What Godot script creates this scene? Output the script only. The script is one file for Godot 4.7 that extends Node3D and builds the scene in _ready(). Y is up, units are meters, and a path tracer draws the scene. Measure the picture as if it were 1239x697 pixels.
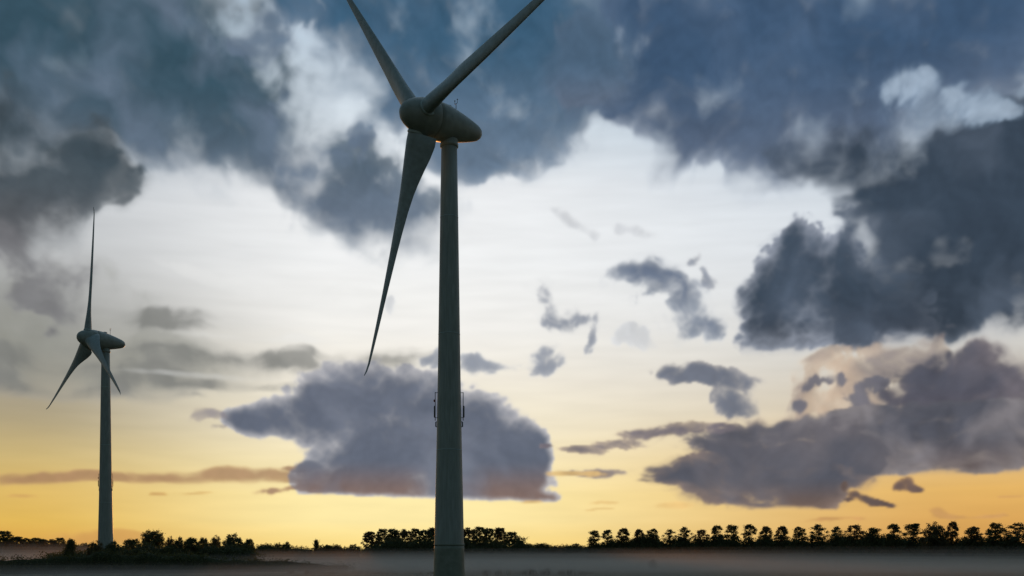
extends Node3D
# Two wind turbines against a cloudy sunset, misty fields and tree lines behind.
# Metres, y up, camera looks along -z. Sky directions are degrees: azimuth (right of the view is positive) and elevation.

const SKY_W := 4096
const SKY_H := 2048
var taken := {}
var M := {}
var rng := RandomNumberGenerator.new()

func _ready() -> void:
	# ---- camera
	var cam := Camera3D.new()
	cam.name = "camera"
	cam.projection = Camera3D.PROJECTION_FRUSTUM
	cam.near = 0.2
	cam.far = 9000.0
	cam.size = 0.2 * 697.0 / 1200.0
	cam.frustum_offset = Vector2(0, 0.2 * 321.5 / 1200.0)
	cam.position = Vector3(0, 5, 0)
	add_child(cam)
	cam.current = true
	# ---- sky and air
	var env := Environment.new()
	env.background_mode = Environment.BG_SKY
	env.tonemap_mode = Environment.TONE_MAPPER_LINEAR
	env.tonemap_exposure = 1.0
	env.sdfgi_enabled = true
	env.ssao_enabled = true
	env.ssil_enabled = true
	env.volumetric_fog_enabled = true
	env.volumetric_fog_density = 0.0
	var sky := Sky.new()
	var pano := PanoramaSkyMaterial.new()
	pano.panorama = ImageTexture.create_from_image(sky_image())
	sky.sky_material = pano
	env.sky = sky
	var we := WorldEnvironment.new()
	we.name = "environment"
	we.environment = env
	add_child(we)
	# ---- the sun, just above the trees behind the low cumulus
	var sun := DirectionalLight3D.new()
	sun.name = "sun"
	sun.light_color = Color(1.0, 0.66, 0.34)
	sun.light_energy = 0.6
	sun.light_angular_distance = 2.0
	sun.shadow_enabled = true
	sun.rotation_degrees = Vector3(-2.2, 180.0 + 9.0, 0)
	add_child(sun)
	print("sky done ", Time.get_ticks_msec())
	materials()
	setting()
	turbines()
	trees()
	mist()
	print("done ", Time.get_ticks_msec())

# ------------------------------------------------------------------ sky
var n_big := FastNoiseLite.new()
var n_bil := FastNoiseLite.new()
var n_str := FastNoiseLite.new()
var n_fine := FastNoiseLite.new()
var n_puff := FastNoiseLite.new()
var n_soft := FastNoiseLite.new()
var n_mid := FastNoiseLite.new()
var banks := []

func noise_setup(n: FastNoiseLite, s: int, f: float, o: int, gain := 0.5) -> void:
	n.seed = s
	n.noise_type = FastNoiseLite.TYPE_SIMPLEX_SMOOTH
	n.frequency = f
	n.fractal_type = FastNoiseLite.FRACTAL_FBM
	n.fractal_octaves = o
	n.fractal_gain = gain

func lin(r: float, g: float, b: float) -> Vector3:
	var c := Color(r / 255.0, g / 255.0, b / 255.0).srgb_to_linear()
	return Vector3(c.r, c.g, c.b)

func cloud(core: Vector3, low: Vector3, rim: Vector3, p: Dictionary, blobs: Array) -> void:
	# blobs: azimuth, elevation, half width, half height, turn (degrees), weight
	var b := {"core": core, "low": low, "rim": rim, "warp": 1.0, "rough": 0.35, "soft": 0.35, "depth": 0.5, "alpha": 1.0, "mottle": 0.12, "base": -99.0, "slope": 0.0, "basek": 1.6, "puff": 0.12, "fringe": 0.0, "lowk": 0.6, "bias": 0.0, "pale": 0.0, "ragged": 1.0, "flat": 0.0, "basen": 1.0, "tone": 0.0, "light": core, "relief": 0.05}
	b.merge(p, true)
	b.x0 = 999.0
	b.x1 = -999.0
	b.y0 = 999.0
	b.y1 = -999.0
	b.lo = 999.0
	b.hi = -999.0
	b.blobs = []
	for e in blobs:
		var big: float = maxf(e[2], e[3]) * 2.3 + b.warp
		b.x0 = minf(b.x0, e[0] - big)
		b.x1 = maxf(b.x1, e[0] + big)
		b.y0 = minf(b.y0, e[1] - big)
		b.y1 = maxf(b.y1, e[1] + big)
		b.lo = minf(b.lo, e[1] - e[3])
		b.hi = maxf(b.hi, e[1] + e[3])
		b.blobs.append([e[0], e[1], 1.0 / e[2], 1.0 / e[3], cos(deg_to_rad(e[4])), sin(deg_to_rad(e[4])), e[5]])
	if b.base > -50.0:
		b.lo = b.base
	banks.append(b)

func sky_tables() -> void:
	sky_mid = [[0.00, lin(252, 216, 126)], [0.95, lin(254, 227, 148)], [1.91, lin(255, 235, 168)], [3.34, lin(255, 236, 172)], [5.24, lin(252, 236, 190)], [7.13, lin(248, 237, 208)], [9.93, lin(244, 237, 222)], [12.68, lin(243, 241, 236)], [16.26, lin(241, 242, 242)], [20.14, lin(236, 238, 240)], [23.43, lin(216, 226, 234)], [26.95, lin(194, 210, 224)], [29.18, lin(180, 200, 218)]]
	sky_left = [[0.00, lin(214, 158, 76)], [0.85, lin(220, 170, 80)], [1.71, lin(226, 184, 90)], [3.41, lin(222, 186, 106)], [5.11, lin(204, 180, 122)], [6.80, lin(178, 163, 128)], [8.06, lin(168, 158, 136)], [8.90, lin(160, 154, 137)], [10.56, lin(146, 146, 137)], [12.61, lin(152, 153, 150)], [15.02, lin(186, 188, 189)], [18.16, lin(196, 200, 204)], [21.19, lin(164, 176, 188)], [24.45, lin(132, 152, 168)], [26.54, lin(112, 138, 156)]]
	sky_right = [[0.00, lin(205, 150, 84)], [1.28, lin(214, 160, 86)], [3.41, lin(228, 180, 102)], [5.53, lin(220, 188, 134)], [8.06, lin(205, 192, 172)], [10.55, lin(205, 202, 196)], [14.22, lin(212, 216, 220)], [18.15, lin(212, 220, 228)], [22.29, lin(170, 188, 205)], [26.53, lin(120, 145, 168)]]
	sky_back = [[0.00, lin(104, 104, 92)], [10.00, lin(92, 102, 102)], [25.00, lin(76, 98, 110)], [45.00, lin(66, 90, 106)], [90.00, lin(64, 88, 104)]]
	# grey stratus veil on the left
	cloud(lin(140, 140, 131), lin(140, 140, 131), lin(165, 166, 163), {"warp": 1.2, "rough": 0.3, "puff": 0, "soft": 1.2, "depth": 1.2, "alpha": 0.7, "mottle": 0.06, "relief": 0}, [[-25.00, 11.53, 9.02, 2.60, 0, 1], [-19.27, 10.26, 8.51, 0.90, 0, 1], [-23.41, 9.34, 6.84, 1.31, 0, 1], [-26.55, 14.22, 3.44, 2.56, 0, 1]])
	# streaks beside the far turbine
	cloud(lin(122, 123, 120), lin(122, 123, 120), lin(150, 150, 148), {"bias": 0.25, "flat": 0.7, "warp": 0.5, "rough": 0.6, "puff": 0, "soft": 1.7, "depth": 0.9, "alpha": 0.8, "mottle": 0.05, "relief": 0}, [[-19.27, 12.51, 3.19, 0.59, 4, 1], [-13.56, 10.69, 6.77, 0.60, -3, 1], [-23.81, 9.95, 6.79, 0.74, 0, 1], [-25.00, 8.51, 5.88, 0.52, 0, 1], [-8.51, 11.19, 3.27, 0.52, 0, 1], [-14.91, 9.24, 6.24, 0.32, 0, 1]])
	# bright streaks above them
	cloud(lin(240, 240, 238), lin(240, 240, 238), lin(225, 226, 225), {"pale": 1, "warp": 0.4, "rough": 0.3, "puff": 0, "soft": 1.0, "depth": 0.9, "alpha": 0.3, "mottle": 0.03, "relief": 0}, [[-15.80, 14.61, 4.86, 0.46, -10, 1], [-13.56, 11.89, 5.41, 0.32, 0, 1], [-10.83, 14.24, 5.07, 0.94, -6, 1], [-17.11, 9.72, 5.23, 0.23, 0, 1]])
	# low brown streak, left
	cloud(lin(166, 128, 98), lin(166, 128, 98), lin(208, 170, 118), {"bias": 0.1, "flat": 0.7, "warp": 0.3, "rough": 0.5, "puff": 0.05, "soft": 0.8, "depth": 0.7, "alpha": 0.85, "mottle": 0.05}, [[-22.60, 4.05, 5.29, 0.31, 0, 1], [-15.80, 4.45, 4.86, 0.37, 3, 1], [-26.55, 3.84, 1.72, 0.34, 0, 1], [-13.11, 4.27, 2.72, 0.33, 0, 1]])
	# tiny low streaks, left
	cloud(lin(192, 148, 92), lin(192, 148, 92), lin(215, 172, 100), {"warp": 0.25, "rough": 0.4, "soft": 0.5, "depth": 0.6, "alpha": 0.7}, [[-26.16, 3.00, 1.35, 0.13, 0, 1], [-17.77, 3.36, 1.30, 0.11, 4, 1], [-19.69, 3.23, 0.59, 0.09, 0, 1]])
	# haze bank low on the left
	cloud(lin(205, 150, 85), lin(205, 150, 85), lin(215, 165, 95), {"warp": 0.3, "rough": 0.15, "puff": 0, "soft": 0.9, "depth": 0.9, "alpha": 0.7, "mottle": 0.03, "relief": 0}, [[-23.61, 0.66, 2.20, 0.61, 0, 1], [-21.37, 0.89, 1.66, 0.36, 0, 1]])
	# top left mass
	cloud(lin(56, 82, 97), lin(104, 117, 134), lin(168, 178, 188), {"ragged": 0.35, "warp": 1.7, "rough": 0.62, "puff": 0.08, "soft": 1.25, "depth": 1, "bias": 0.42, "mottle": 0.1, "tone": 0.55, "fringe": 0.3, "relief": 0.03, "light": lin(98, 113, 131)}, [[-27.31, 25.01, 5.65, 3.82, 0, 1], [-22.60, 26.21, 4.88, 3.97, 0, 1], [-19.27, 25.63, 5.11, 3.61, 0, 1], [-16.68, 24.09, 4.82, 2.52, -25, 1], [-13.56, 22.25, 4.51, 2.14, -42, 1], [-9.90, 20.19, 3.94, 2.07, -38, 1], [-6.63, 19.17, 2.83, 1.61, -20, 1], [-20.12, 22.53, 4.63, 2.02, 0, 1], [-26.16, 22.73, 3.46, 1.71, 0, 1]])
	# shreds across the pale gap
	cloud(lin(96, 112, 132), lin(96, 112, 132), lin(150, 162, 176), {"warp": 1.4, "rough": 1.1, "puff": 0.25, "soft": 0.9, "depth": 0.9, "alpha": 0.85, "mottle": 0.1, "fringe": 0.3}, [[5.02, 25.79, 2.13, 2.28, 0, 1], [-14.01, 26.44, 1.35, 1.02, -30, 1], [-12.66, 27.86, 2.73, 1.40, 0, 1], [-12.88, 24.07, 0.82, 1.12, 30, 1], [-9.21, 22.56, 1.40, 0.94, -20, 1], [-10.37, 21.48, 1.39, 0.94, 0, 1]])
	# pale seam under it
	cloud(lin(140, 149, 159), lin(140, 149, 159), lin(150, 158, 166), {"pale": 1, "warp": 1.4, "rough": 0.6, "soft": 1.0, "depth": 0.9, "alpha": 0.6, "mottle": 0.06, "fringe": 0.3}, [[-24.80, 21.47, 1.77, 0.43, -25, 1], [-21.37, 20.63, 2.90, 0.53, -15, 1]])
	# left dark cloud
	cloud(lin(64, 77, 86), lin(96, 98, 102), lin(140, 146, 151), {"ragged": 0.35, "warp": 1.4, "rough": 0.62, "puff": 0.08, "soft": 1.25, "depth": 1, "bias": 0.42, "mottle": 0.1, "tone": 0.4, "fringe": 0.3, "light": lin(88, 97, 104)}, [[-26.55, 19.69, 3.44, 2.14, 0, 1], [-23.81, 19.48, 2.88, 1.57, -8, 1], [-27.68, 18.56, 2.62, 2.11, 0, 1], [-26.55, 16.92, 1.99, 1.45, 0, 1], [-28.79, 20.79, 2.93, 2.09, 0, 1]])
	# its ragged tail
	cloud(lin(112, 112, 116), lin(112, 112, 116), lin(155, 155, 157), {"warp": 1.2, "rough": 0.7, "puff": 0.2, "soft": 0.8, "depth": 0.8, "alpha": 0.8, "fringe": 0.15}, [[-26.55, 14.82, 1.91, 1.71, 0, 1], [-25.00, 13.79, 1.57, 1.51, 0, 1], [-24.41, 12.83, 1.19, 0.78, 0, 1], [-25.00, 11.53, 0.55, 0.39, 40, 1]])
	# top middle cloud
	cloud(lin(58, 91, 117), lin(104, 123, 144), lin(180, 190, 202), {"ragged": 0.35, "warp": 1.5, "rough": 0.62, "puff": 0.08, "soft": 1.25, "depth": 1, "bias": 0.42, "mottle": 0.1, "tone": 0.28, "fringe": 0.3, "light": lin(88, 110, 134)}, [[-9.44, 29.56, 4.65, 2.45, 0, 1], [-3.79, 28.76, 6.66, 4.05, 0, 1], [0.98, 27.32, 4.77, 4.06, 0, 1], [-4.74, 25.72, 4.98, 2.47, 0, 1], [0.02, 24.23, 3.58, 2.39, 0, 1], [3.36, 25.95, 2.38, 2.19, 0, 1], [-2.84, 21.78, 2.67, 1.14, 0, 1], [-1.17, 23.02, 3.34, 1.91, 0, 1], [5.73, 25.88, 2.36, 1.62, 0, 1]])
	# thin cloud over the top right
	cloud(lin(108, 128, 150), lin(108, 128, 150), lin(150, 165, 182), {"warp": 1.4, "rough": 0.6, "puff": 0.15, "soft": 0.9, "depth": 0.9, "alpha": 0.75, "mottle": 0.12, "fringe": 0.3}, [[23.85, 23.11, 5.59, 3.06, 0, 1], [17.59, 23.98, 5.21, 2.73, 0, 1], [27.72, 20.99, 3.37, 2.54, 0, 1]])
	# top right mass
	cloud(lin(62, 86, 114), lin(92, 104, 124), lin(176, 186, 200), {"ragged": 0.35, "warp": 1.6, "rough": 0.62, "puff": 0.08, "soft": 1.25, "depth": 1, "bias": 0.42, "mottle": 0.1, "tone": 0.28, "fringe": 0.3, "light": lin(82, 101, 126)}, [[11.33, 26.87, 4.59, 3.51, 0, 1], [15.84, 25.69, 5.74, 3.90, 0, 1], [13.16, 23.74, 4.30, 2.32, 0, 1], [20.99, 26.83, 6.24, 2.67, 0, 1], [25.82, 26.17, 5.03, 2.49, 0, 1], [18.03, 22.01, 3.89, 2.18, 0, 1], [9.49, 23.14, 1.49, 1.70, 0, 1], [28.09, 24.68, 3.72, 2.53, 0, 1], [8.09, 26.15, 1.97, 1.99, 0, 1], [20.16, 22.90, 2.10, 1.79, 0, 1], [5.59, 26.15, 2.18, 1.90, 0, 1]])
	# bridge between the top clouds
	cloud(lin(74, 97, 120), lin(92, 106, 126), lin(130, 145, 164), {"warp": 1.2, "rough": 0.5, "puff": 0.12, "soft": 1.0, "depth": 0.9, "bias": 0.2, "fringe": 0.3, "mottle": 0.12}, [[3.93, 25.67, 2.19, 1.62, 0, 1], [5.73, 26.07, 1.89, 1.71, 0, 1], [3.36, 26.53, 1.43, 1.43, 0, 1]])
	# right shoulder
	cloud(lin(58, 71, 86), lin(54, 64, 76), lin(130, 140, 155), {"ragged": 0.4, "warp": 1.4, "rough": 0.55, "puff": 0.08, "soft": 1.15, "depth": 0.85, "bias": 0.55, "mottle": 0.1, "tone": 0.5, "fringe": 0.2, "basek": 0.7, "basen": 1.2, "base": 10.776, "slope": 0, "light": lin(80, 91, 106)}, [[18.88, 20.73, 3.42, 1.26, -15, 1], [22.23, 19.14, 3.68, 2.03, -10, 1], [25.43, 18.13, 3.50, 2.41, 0, 1], [25.82, 15.11, 4.26, 3.87, 0, 1], [27.72, 17.60, 2.25, 2.96, 0, 1], [23.85, 15.34, 3.00, 2.84, 0, 1], [28.09, 12.44, 3.34, 2.95, 0, 1], [23.85, 12.46, 3.59, 2.62, 0, 1], [20.58, 12.96, 2.09, 2.01, 0, 1]])
	# pale gap on the right
	cloud(lin(164, 181, 199), lin(164, 181, 199), lin(118, 138, 160), {"pale": 1, "warp": 1.3, "rough": 0.8, "puff": 0.22, "soft": 1.0, "depth": 0.8, "bias": 0.1, "alpha": 0.8, "fringe": 0.25, "relief": 0.06}, [[21.82, 23.42, 1.48, 0.75, 0, 1], [24.45, 22.57, 1.74, 0.52, -20, 1], [26.39, 21.47, 1.30, 0.47, -10, 1]])
	# brown soft cloud under the right cumulus
	cloud(lin(132, 121, 121), lin(132, 121, 121), lin(214, 198, 178), {"warp": 1.1, "rough": 0.9, "puff": 0.3, "soft": 0.8, "depth": 1.0, "bias": 0.05, "alpha": 0.85, "tone": 1.0, "fringe": 0.25, "relief": 0.1, "mottle": 0.15, "light": lin(188, 164, 142)}, [[22.23, 10.27, 3.27, 1.06, 0, 1], [19.74, 9.57, 2.54, 0.99, 0, 1], [16.94, 8.39, 2.45, 1.00, 0, 1], [18.03, 7.32, 3.89, 0.54, 0, 1], [14.51, 7.58, 2.24, 0.46, 0, 1], [21.82, 7.93, 4.11, 0.98, 0, 1]])
	# blue-grey scraps before it
	cloud(lin(96, 98, 112), lin(96, 98, 112), lin(150, 146, 148), {"warp": 0.8, "rough": 0.7, "puff": 0.22, "soft": 0.5, "depth": 0.8, "alpha": 0.9, "fringe": 0.15, "relief": 0.05}, [[17.59, 9.12, 1.13, 0.50, 0, 1], [19.23, 7.97, 0.94, 0.45, 0, 1], [15.84, 8.12, 0.71, 0.32, 0, 1], [20.58, 8.87, 0.92, 0.45, 0, 1]])
	# right cumulus
	cloud(lin(60, 73, 88), lin(60, 68, 80), lin(160, 167, 181), {"ragged": 0.6, "bias": 0.12, "warp": 0.9, "rough": 0.32, "puff": 0.3, "soft": 0.42, "depth": 0.9, "mottle": 0.1, "basek": 0.5, "tone": 0.35, "relief": 0.06, "fringe": 0.12, "base": 10.956, "slope": -0.0, "light": lin(84, 96, 113)}, [[16.19, 16.16, 1.32, 1.65, 0, 1], [14.51, 14.69, 1.43, 1.76, 0, 1], [17.59, 13.49, 3.04, 2.37, 0, 1], [18.97, 14.92, 1.28, 1.54, 0, 1], [14.28, 12.74, 1.61, 1.39, 0, 1], [20.58, 12.32, 2.51, 1.97, 0, 1]])
	# right lower mass
	cloud(lin(84, 86, 98), lin(92, 88, 98), lin(150, 140, 138), {"ragged": 0.5, "flat": 0.3, "bias": 0.15, "mottle": 0.12, "warp": 0.9, "rough": 0.5, "puff": 0.2, "soft": 0.7, "depth": 0.7, "tone": 0.6, "relief": 0.05, "light": lin(110, 104, 110)}, [[24.64, 9.25, 2.76, 1.48, 0, 1], [26.96, 8.45, 2.66, 1.62, 0, 1], [22.64, 8.31, 2.03, 0.97, 0, 1], [25.04, 10.48, 1.18, 0.61, 0, 1]])
	# middle fragments
	cloud(lin(90, 104, 127), lin(90, 104, 127), lin(205, 209, 214), {"ragged": 0.7, "bias": 0.12, "warp": 1.0, "rough": 1.1, "puff": 0.3, "soft": 0.95, "depth": 1.1, "alpha": 0.95, "mottle": 0.1, "tone": 0.7, "fringe": 0.2, "light": lin(140, 148, 160)}, [[7.85, 15.24, 1.87, 1.14, -10, 1], [9.11, 14.22, 1.21, 1.13, 0, 1], [6.91, 15.80, 0.94, 0.47, 0, 1], [11.10, 12.81, 2.11, 0.94, -8, 1], [9.95, 12.72, 1.20, 0.56, 0, 1]])
	# small fragments
	cloud(lin(130, 138, 153), lin(130, 138, 153), lin(210, 211, 213), {"bias": 0.06, "warp": 1.0, "rough": 1.0, "puff": 0.3, "soft": 0.6, "depth": 0.9, "alpha": 0.9, "mottle": 0.08, "fringe": 0.2}, [[2.65, 13.71, 0.95, 0.57, 0, 1], [4.08, 13.46, 1.05, 0.67, 0, 1], [1.69, 14.93, 0.72, 0.67, 0, 1], [4.50, 12.42, 0.43, 0.95, 0, 1], [1.55, 11.54, 1.05, 0.81, 0, 1], [1.22, 10.85, 1.43, 0.43, 0, 1], [-1.41, 10.85, 1.81, 0.53, 0, 1], [-3.79, 11.01, 2.00, 0.38, 0, 1], [10.04, 16.46, 0.37, 0.56, -30, 1], [10.87, 15.33, 0.37, 0.84, 30, 1]])
	# fragments over the low bank
	cloud(lin(104, 111, 127), lin(104, 111, 127), lin(195, 190, 186), {"bias": 0.1, "warp": 0.9, "rough": 0.9, "puff": 0.3, "soft": 0.55, "depth": 0.8, "alpha": 0.95, "mottle": 0.1, "fringe": 0.15}, [[9.25, 10.35, 1.77, 0.66, -10, 1], [10.87, 9.84, 1.47, 0.52, -10, 1], [12.48, 9.52, 1.46, 0.47, 0, 1], [12.70, 8.32, 1.18, 0.56, 0, 1]])
	# faint wisps
	cloud(lin(196, 199, 204), lin(196, 199, 204), lin(222, 224, 227), {"warp": 0.8, "rough": 1.0, "puff": 0.3, "soft": 0.7, "depth": 0.9, "alpha": 0.7, "fringe": 0.2}, [[4.08, 18.52, 1.14, 0.29, -25, 1], [4.69, 17.95, 0.28, 0.57, 0, 1], [6.91, 18.10, 1.32, 0.38, -15, 1], [5.97, 18.26, 0.43, 0.43, 0, 1], [-6.63, 13.95, 0.33, 0.57, 20, 1], [6.91, 12.14, 0.94, 0.66, 0, 1]])
	# wing of the low cumulus
	cloud(lin(152, 120, 102), lin(152, 120, 102), lin(205, 165, 122), {"warp": 0.5, "rough": 0.6, "puff": 0.2, "soft": 0.45, "depth": 0.7, "alpha": 0.9, "fringe": 0.15}, [[-11.65, 5.13, 1.01, 0.37, 0, 1], [-11.06, 3.74, 1.66, 0.37, 0, 1], [-12.66, 4.83, 0.91, 0.23, 0, 1], [-13.56, 3.62, 1.08, 0.19, 0, 1]])
	# low cumulus behind the near tower
	cloud(lin(98, 105, 120), lin(128, 108, 102), lin(206, 204, 206), {"ragged": 0.5, "bias": 0.22, "warp": 0.45, "rough": 0.16, "puff": 0.25, "soft": 0.24, "depth": 0.85, "mottle": 0.04, "basek": 2.4, "basen": 0.35, "tone": 0.7, "relief": 0.07, "fringe": 0.1, "lowk": 0.3, "base": 3.289, "slope": -0.03, "light": lin(114, 120, 134)}, [[-10.13, 8.49, 1.94, 1.60, 0, 1], [-8.04, 8.91, 2.15, 1.80, 0, 1], [-5.45, 7.65, 2.84, 2.09, 0, 1], [-2.84, 6.74, 2.67, 2.10, 0, 1], [-0.93, 5.80, 2.00, 2.01, 0, 1], [0.41, 5.43, 1.05, 1.34, 0, 1], [-12.20, 7.79, 1.64, 1.03, 0, 1], [-13.92, 7.47, 1.26, 0.79, -6, 1], [-15.44, 7.41, 0.89, 0.60, 0, 1], [-8.51, 5.18, 2.62, 1.89, 0, 1], [-4.74, 4.27, 4.27, 1.62, 0, 1], [-0.93, 3.72, 2.39, 0.95, 0, 1], [1.36, 4.67, 0.62, 0.62, 0, 1], [1.69, 3.24, 0.76, 0.24, 0, 1], [-10.46, 4.31, 1.66, 1.13, 0, 1], [1.17, 6.18, 0.67, 0.86, 0, 1], [1.46, 5.33, 0.57, 0.48, 0, 1]])
	# shreds at its left end
	cloud(lin(140, 134, 142), lin(140, 134, 142), lin(210, 198, 176), {"warp": 0.6, "rough": 0.8, "puff": 0.3, "soft": 0.5, "depth": 0.8, "alpha": 0.8, "fringe": 0.2}, [[-16.90, 7.58, 0.87, 0.32, 0, 1], [-17.64, 7.33, 0.52, 0.36, 0, 1], [-16.59, 6.83, 0.70, 0.27, 0, 1]])
	# upper right bank
	cloud(lin(86, 88, 98), lin(110, 98, 96), lin(150, 140, 136), {"flat": 0.75, "warp": 0.6, "rough": 0.75, "puff": 0.22, "soft": 0.6, "bias": 0.15, "depth": 0.9, "mottle": 0.14, "basek": 1.6, "basen": 0.7, "tone": 0.9, "fringe": 0.2, "relief": 0.06, "base": 4.161, "slope": -0.0, "light": lin(122, 118, 122)}, [[20.16, 5.81, 4.63, 1.26, 0, 1], [23.85, 5.44, 4.39, 1.22, 0, 1], [15.84, 6.49, 4.42, 0.83, 0, 1], [26.96, 5.30, 3.41, 1.45, 0, 1], [17.59, 7.24, 3.04, 0.55, 0, 1], [23.85, 6.74, 3.59, 0.79, 0, 1], [12.70, 6.58, 3.18, 0.65, 0, 1], [23.05, 7.34, 3.64, 0.53, 0, 1], [26.58, 6.88, 2.29, 0.60, 0, 1]])
	# low right bank
	cloud(lin(86, 88, 98), lin(114, 96, 88), lin(150, 132, 122), {"flat": 0.7, "bias": 0.12, "warp": 0.5, "rough": 0.5, "puff": 0.2, "soft": 0.6, "depth": 0.85, "mottle": 0.07, "basek": 2.4, "basen": 0.3, "tone": 0.6, "fringe": 0.2, "lowk": 0.4, "base": 2.402, "slope": -0.0, "light": lin(104, 101, 107)}, [[14.95, 5.06, 4.01, 2.12, 0, 1], [12.70, 4.18, 2.91, 1.30, 0, 1], [16.28, 3.89, 2.02, 1.56, 0, 1], [16.94, 5.46, 3.06, 1.55, 0, 1], [9.49, 4.61, 2.14, 0.47, 0, 1], [16.94, 3.10, 1.49, 0.91, 0, 1]])
	# flat cloudlets left of the bank
	cloud(lin(112, 106, 116), lin(112, 106, 116), lin(205, 186, 162), {"flat": 0.8, "warp": 0.4, "rough": 0.7, "puff": 0.2, "soft": 0.4, "depth": 0.7, "alpha": 0.95, "fringe": 0.1}, [[10.87, 7.18, 2.76, 0.42, 0, 1], [8.55, 6.95, 2.33, 0.28, 0, 1], [5.73, 6.06, 2.27, 0.43, 5, 1], [3.84, 5.93, 1.24, 0.19, 0, 1], [4.79, 4.61, 2.37, 0.24, 0, 1], [1.93, 6.09, 0.48, 0.19, 0, 1]])
	# broken tail of the bank
	cloud(lin(98, 84, 80), lin(98, 84, 80), lin(170, 134, 100), {"warp": 0.7, "rough": 0.9, "puff": 0.3, "soft": 0.5, "depth": 0.6, "fringe": 0.15, "relief": 0.05}, [[18.46, 3.62, 0.34, 0.32, 0, 1], [19.06, 3.25, 0.38, 0.27, 0, 1], [19.74, 2.96, 0.51, 0.27, 0, 1], [20.49, 2.77, 0.46, 0.18, 0, 1], [21.16, 2.67, 0.50, 0.13, 0, 1], [18.88, 2.84, 0.38, 0.14, 0, 1]])
	# small cloud over the right trees
	cloud(lin(108, 90, 84), lin(108, 90, 84), lin(190, 150, 104), {"warp": 0.25, "rough": 0.5, "puff": 0.25, "soft": 0.4, "depth": 0.6, "fringe": 0.15}, [[21.70, 3.81, 0.49, 0.40, 0, 1], [21.33, 3.60, 0.37, 0.22, 0, 1], [22.15, 3.53, 0.37, 0.18, 0, 1], [22.48, 3.44, 0.29, 0.13, 0, 1]])
	# faint low clouds, right
	cloud(lin(196, 148, 96), lin(196, 148, 96), lin(212, 162, 98), {"warp": 0.35, "rough": 0.6, "puff": 0.2, "soft": 0.5, "depth": 0.8, "alpha": 0.8}, [[23.25, 2.28, 0.56, 0.39, 0, 1], [23.85, 1.96, 1.04, 0.22, 0, 1], [25.43, 1.90, 1.01, 0.11, 0, 1], [18.03, 1.91, 1.73, 0.14, 0, 1], [26.58, 2.90, 0.76, 0.09, 0, 1]])
	# faint low streaks, middle
	cloud(lin(222, 184, 120), lin(222, 184, 120), lin(240, 206, 138), {"warp": 0.3, "rough": 0.6, "puff": 0.1, "soft": 0.5, "depth": 0.8, "alpha": 0.8}, [[5.50, 2.94, 1.04, 0.12, 0, 1], [5.26, 2.57, 1.14, 0.10, 0, 1], [9.25, 2.73, 1.12, 0.24, 0, 1], [0.98, 3.00, 0.86, 0.14, 0, 1], [3.84, 4.61, 1.90, 0.19, 0, 1]])

func ramp(table: Array, t: float) -> Vector3:
	if t <= table[0][0]:
		return table[0][1]
	for k in range(1, table.size()):
		if t < table[k][0]:
			var a: float = table[k - 1][0]
			var w: float = (t - a) / (table[k][0] - a)
			return table[k - 1][1].lerp(table[k][1], w)
	return table[-1][1]

var sky_mid := []
var sky_left := []
var sky_right := []
var sky_back := []

func puffs(x: float, y: float) -> float:
	# rounded heads of three sizes, as on a cumulus
	y *= 1.15
	return -3.4 * (0.5 * n_puff.get_noise_2d(x, y) + 0.32 * n_puff.get_noise_2d(x * 2.3 + 17.0, y * 2.3) + 0.18 * n_puff.get_noise_2d(x * 4.9, y * 4.9 + 31.0) + 0.57)

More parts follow.
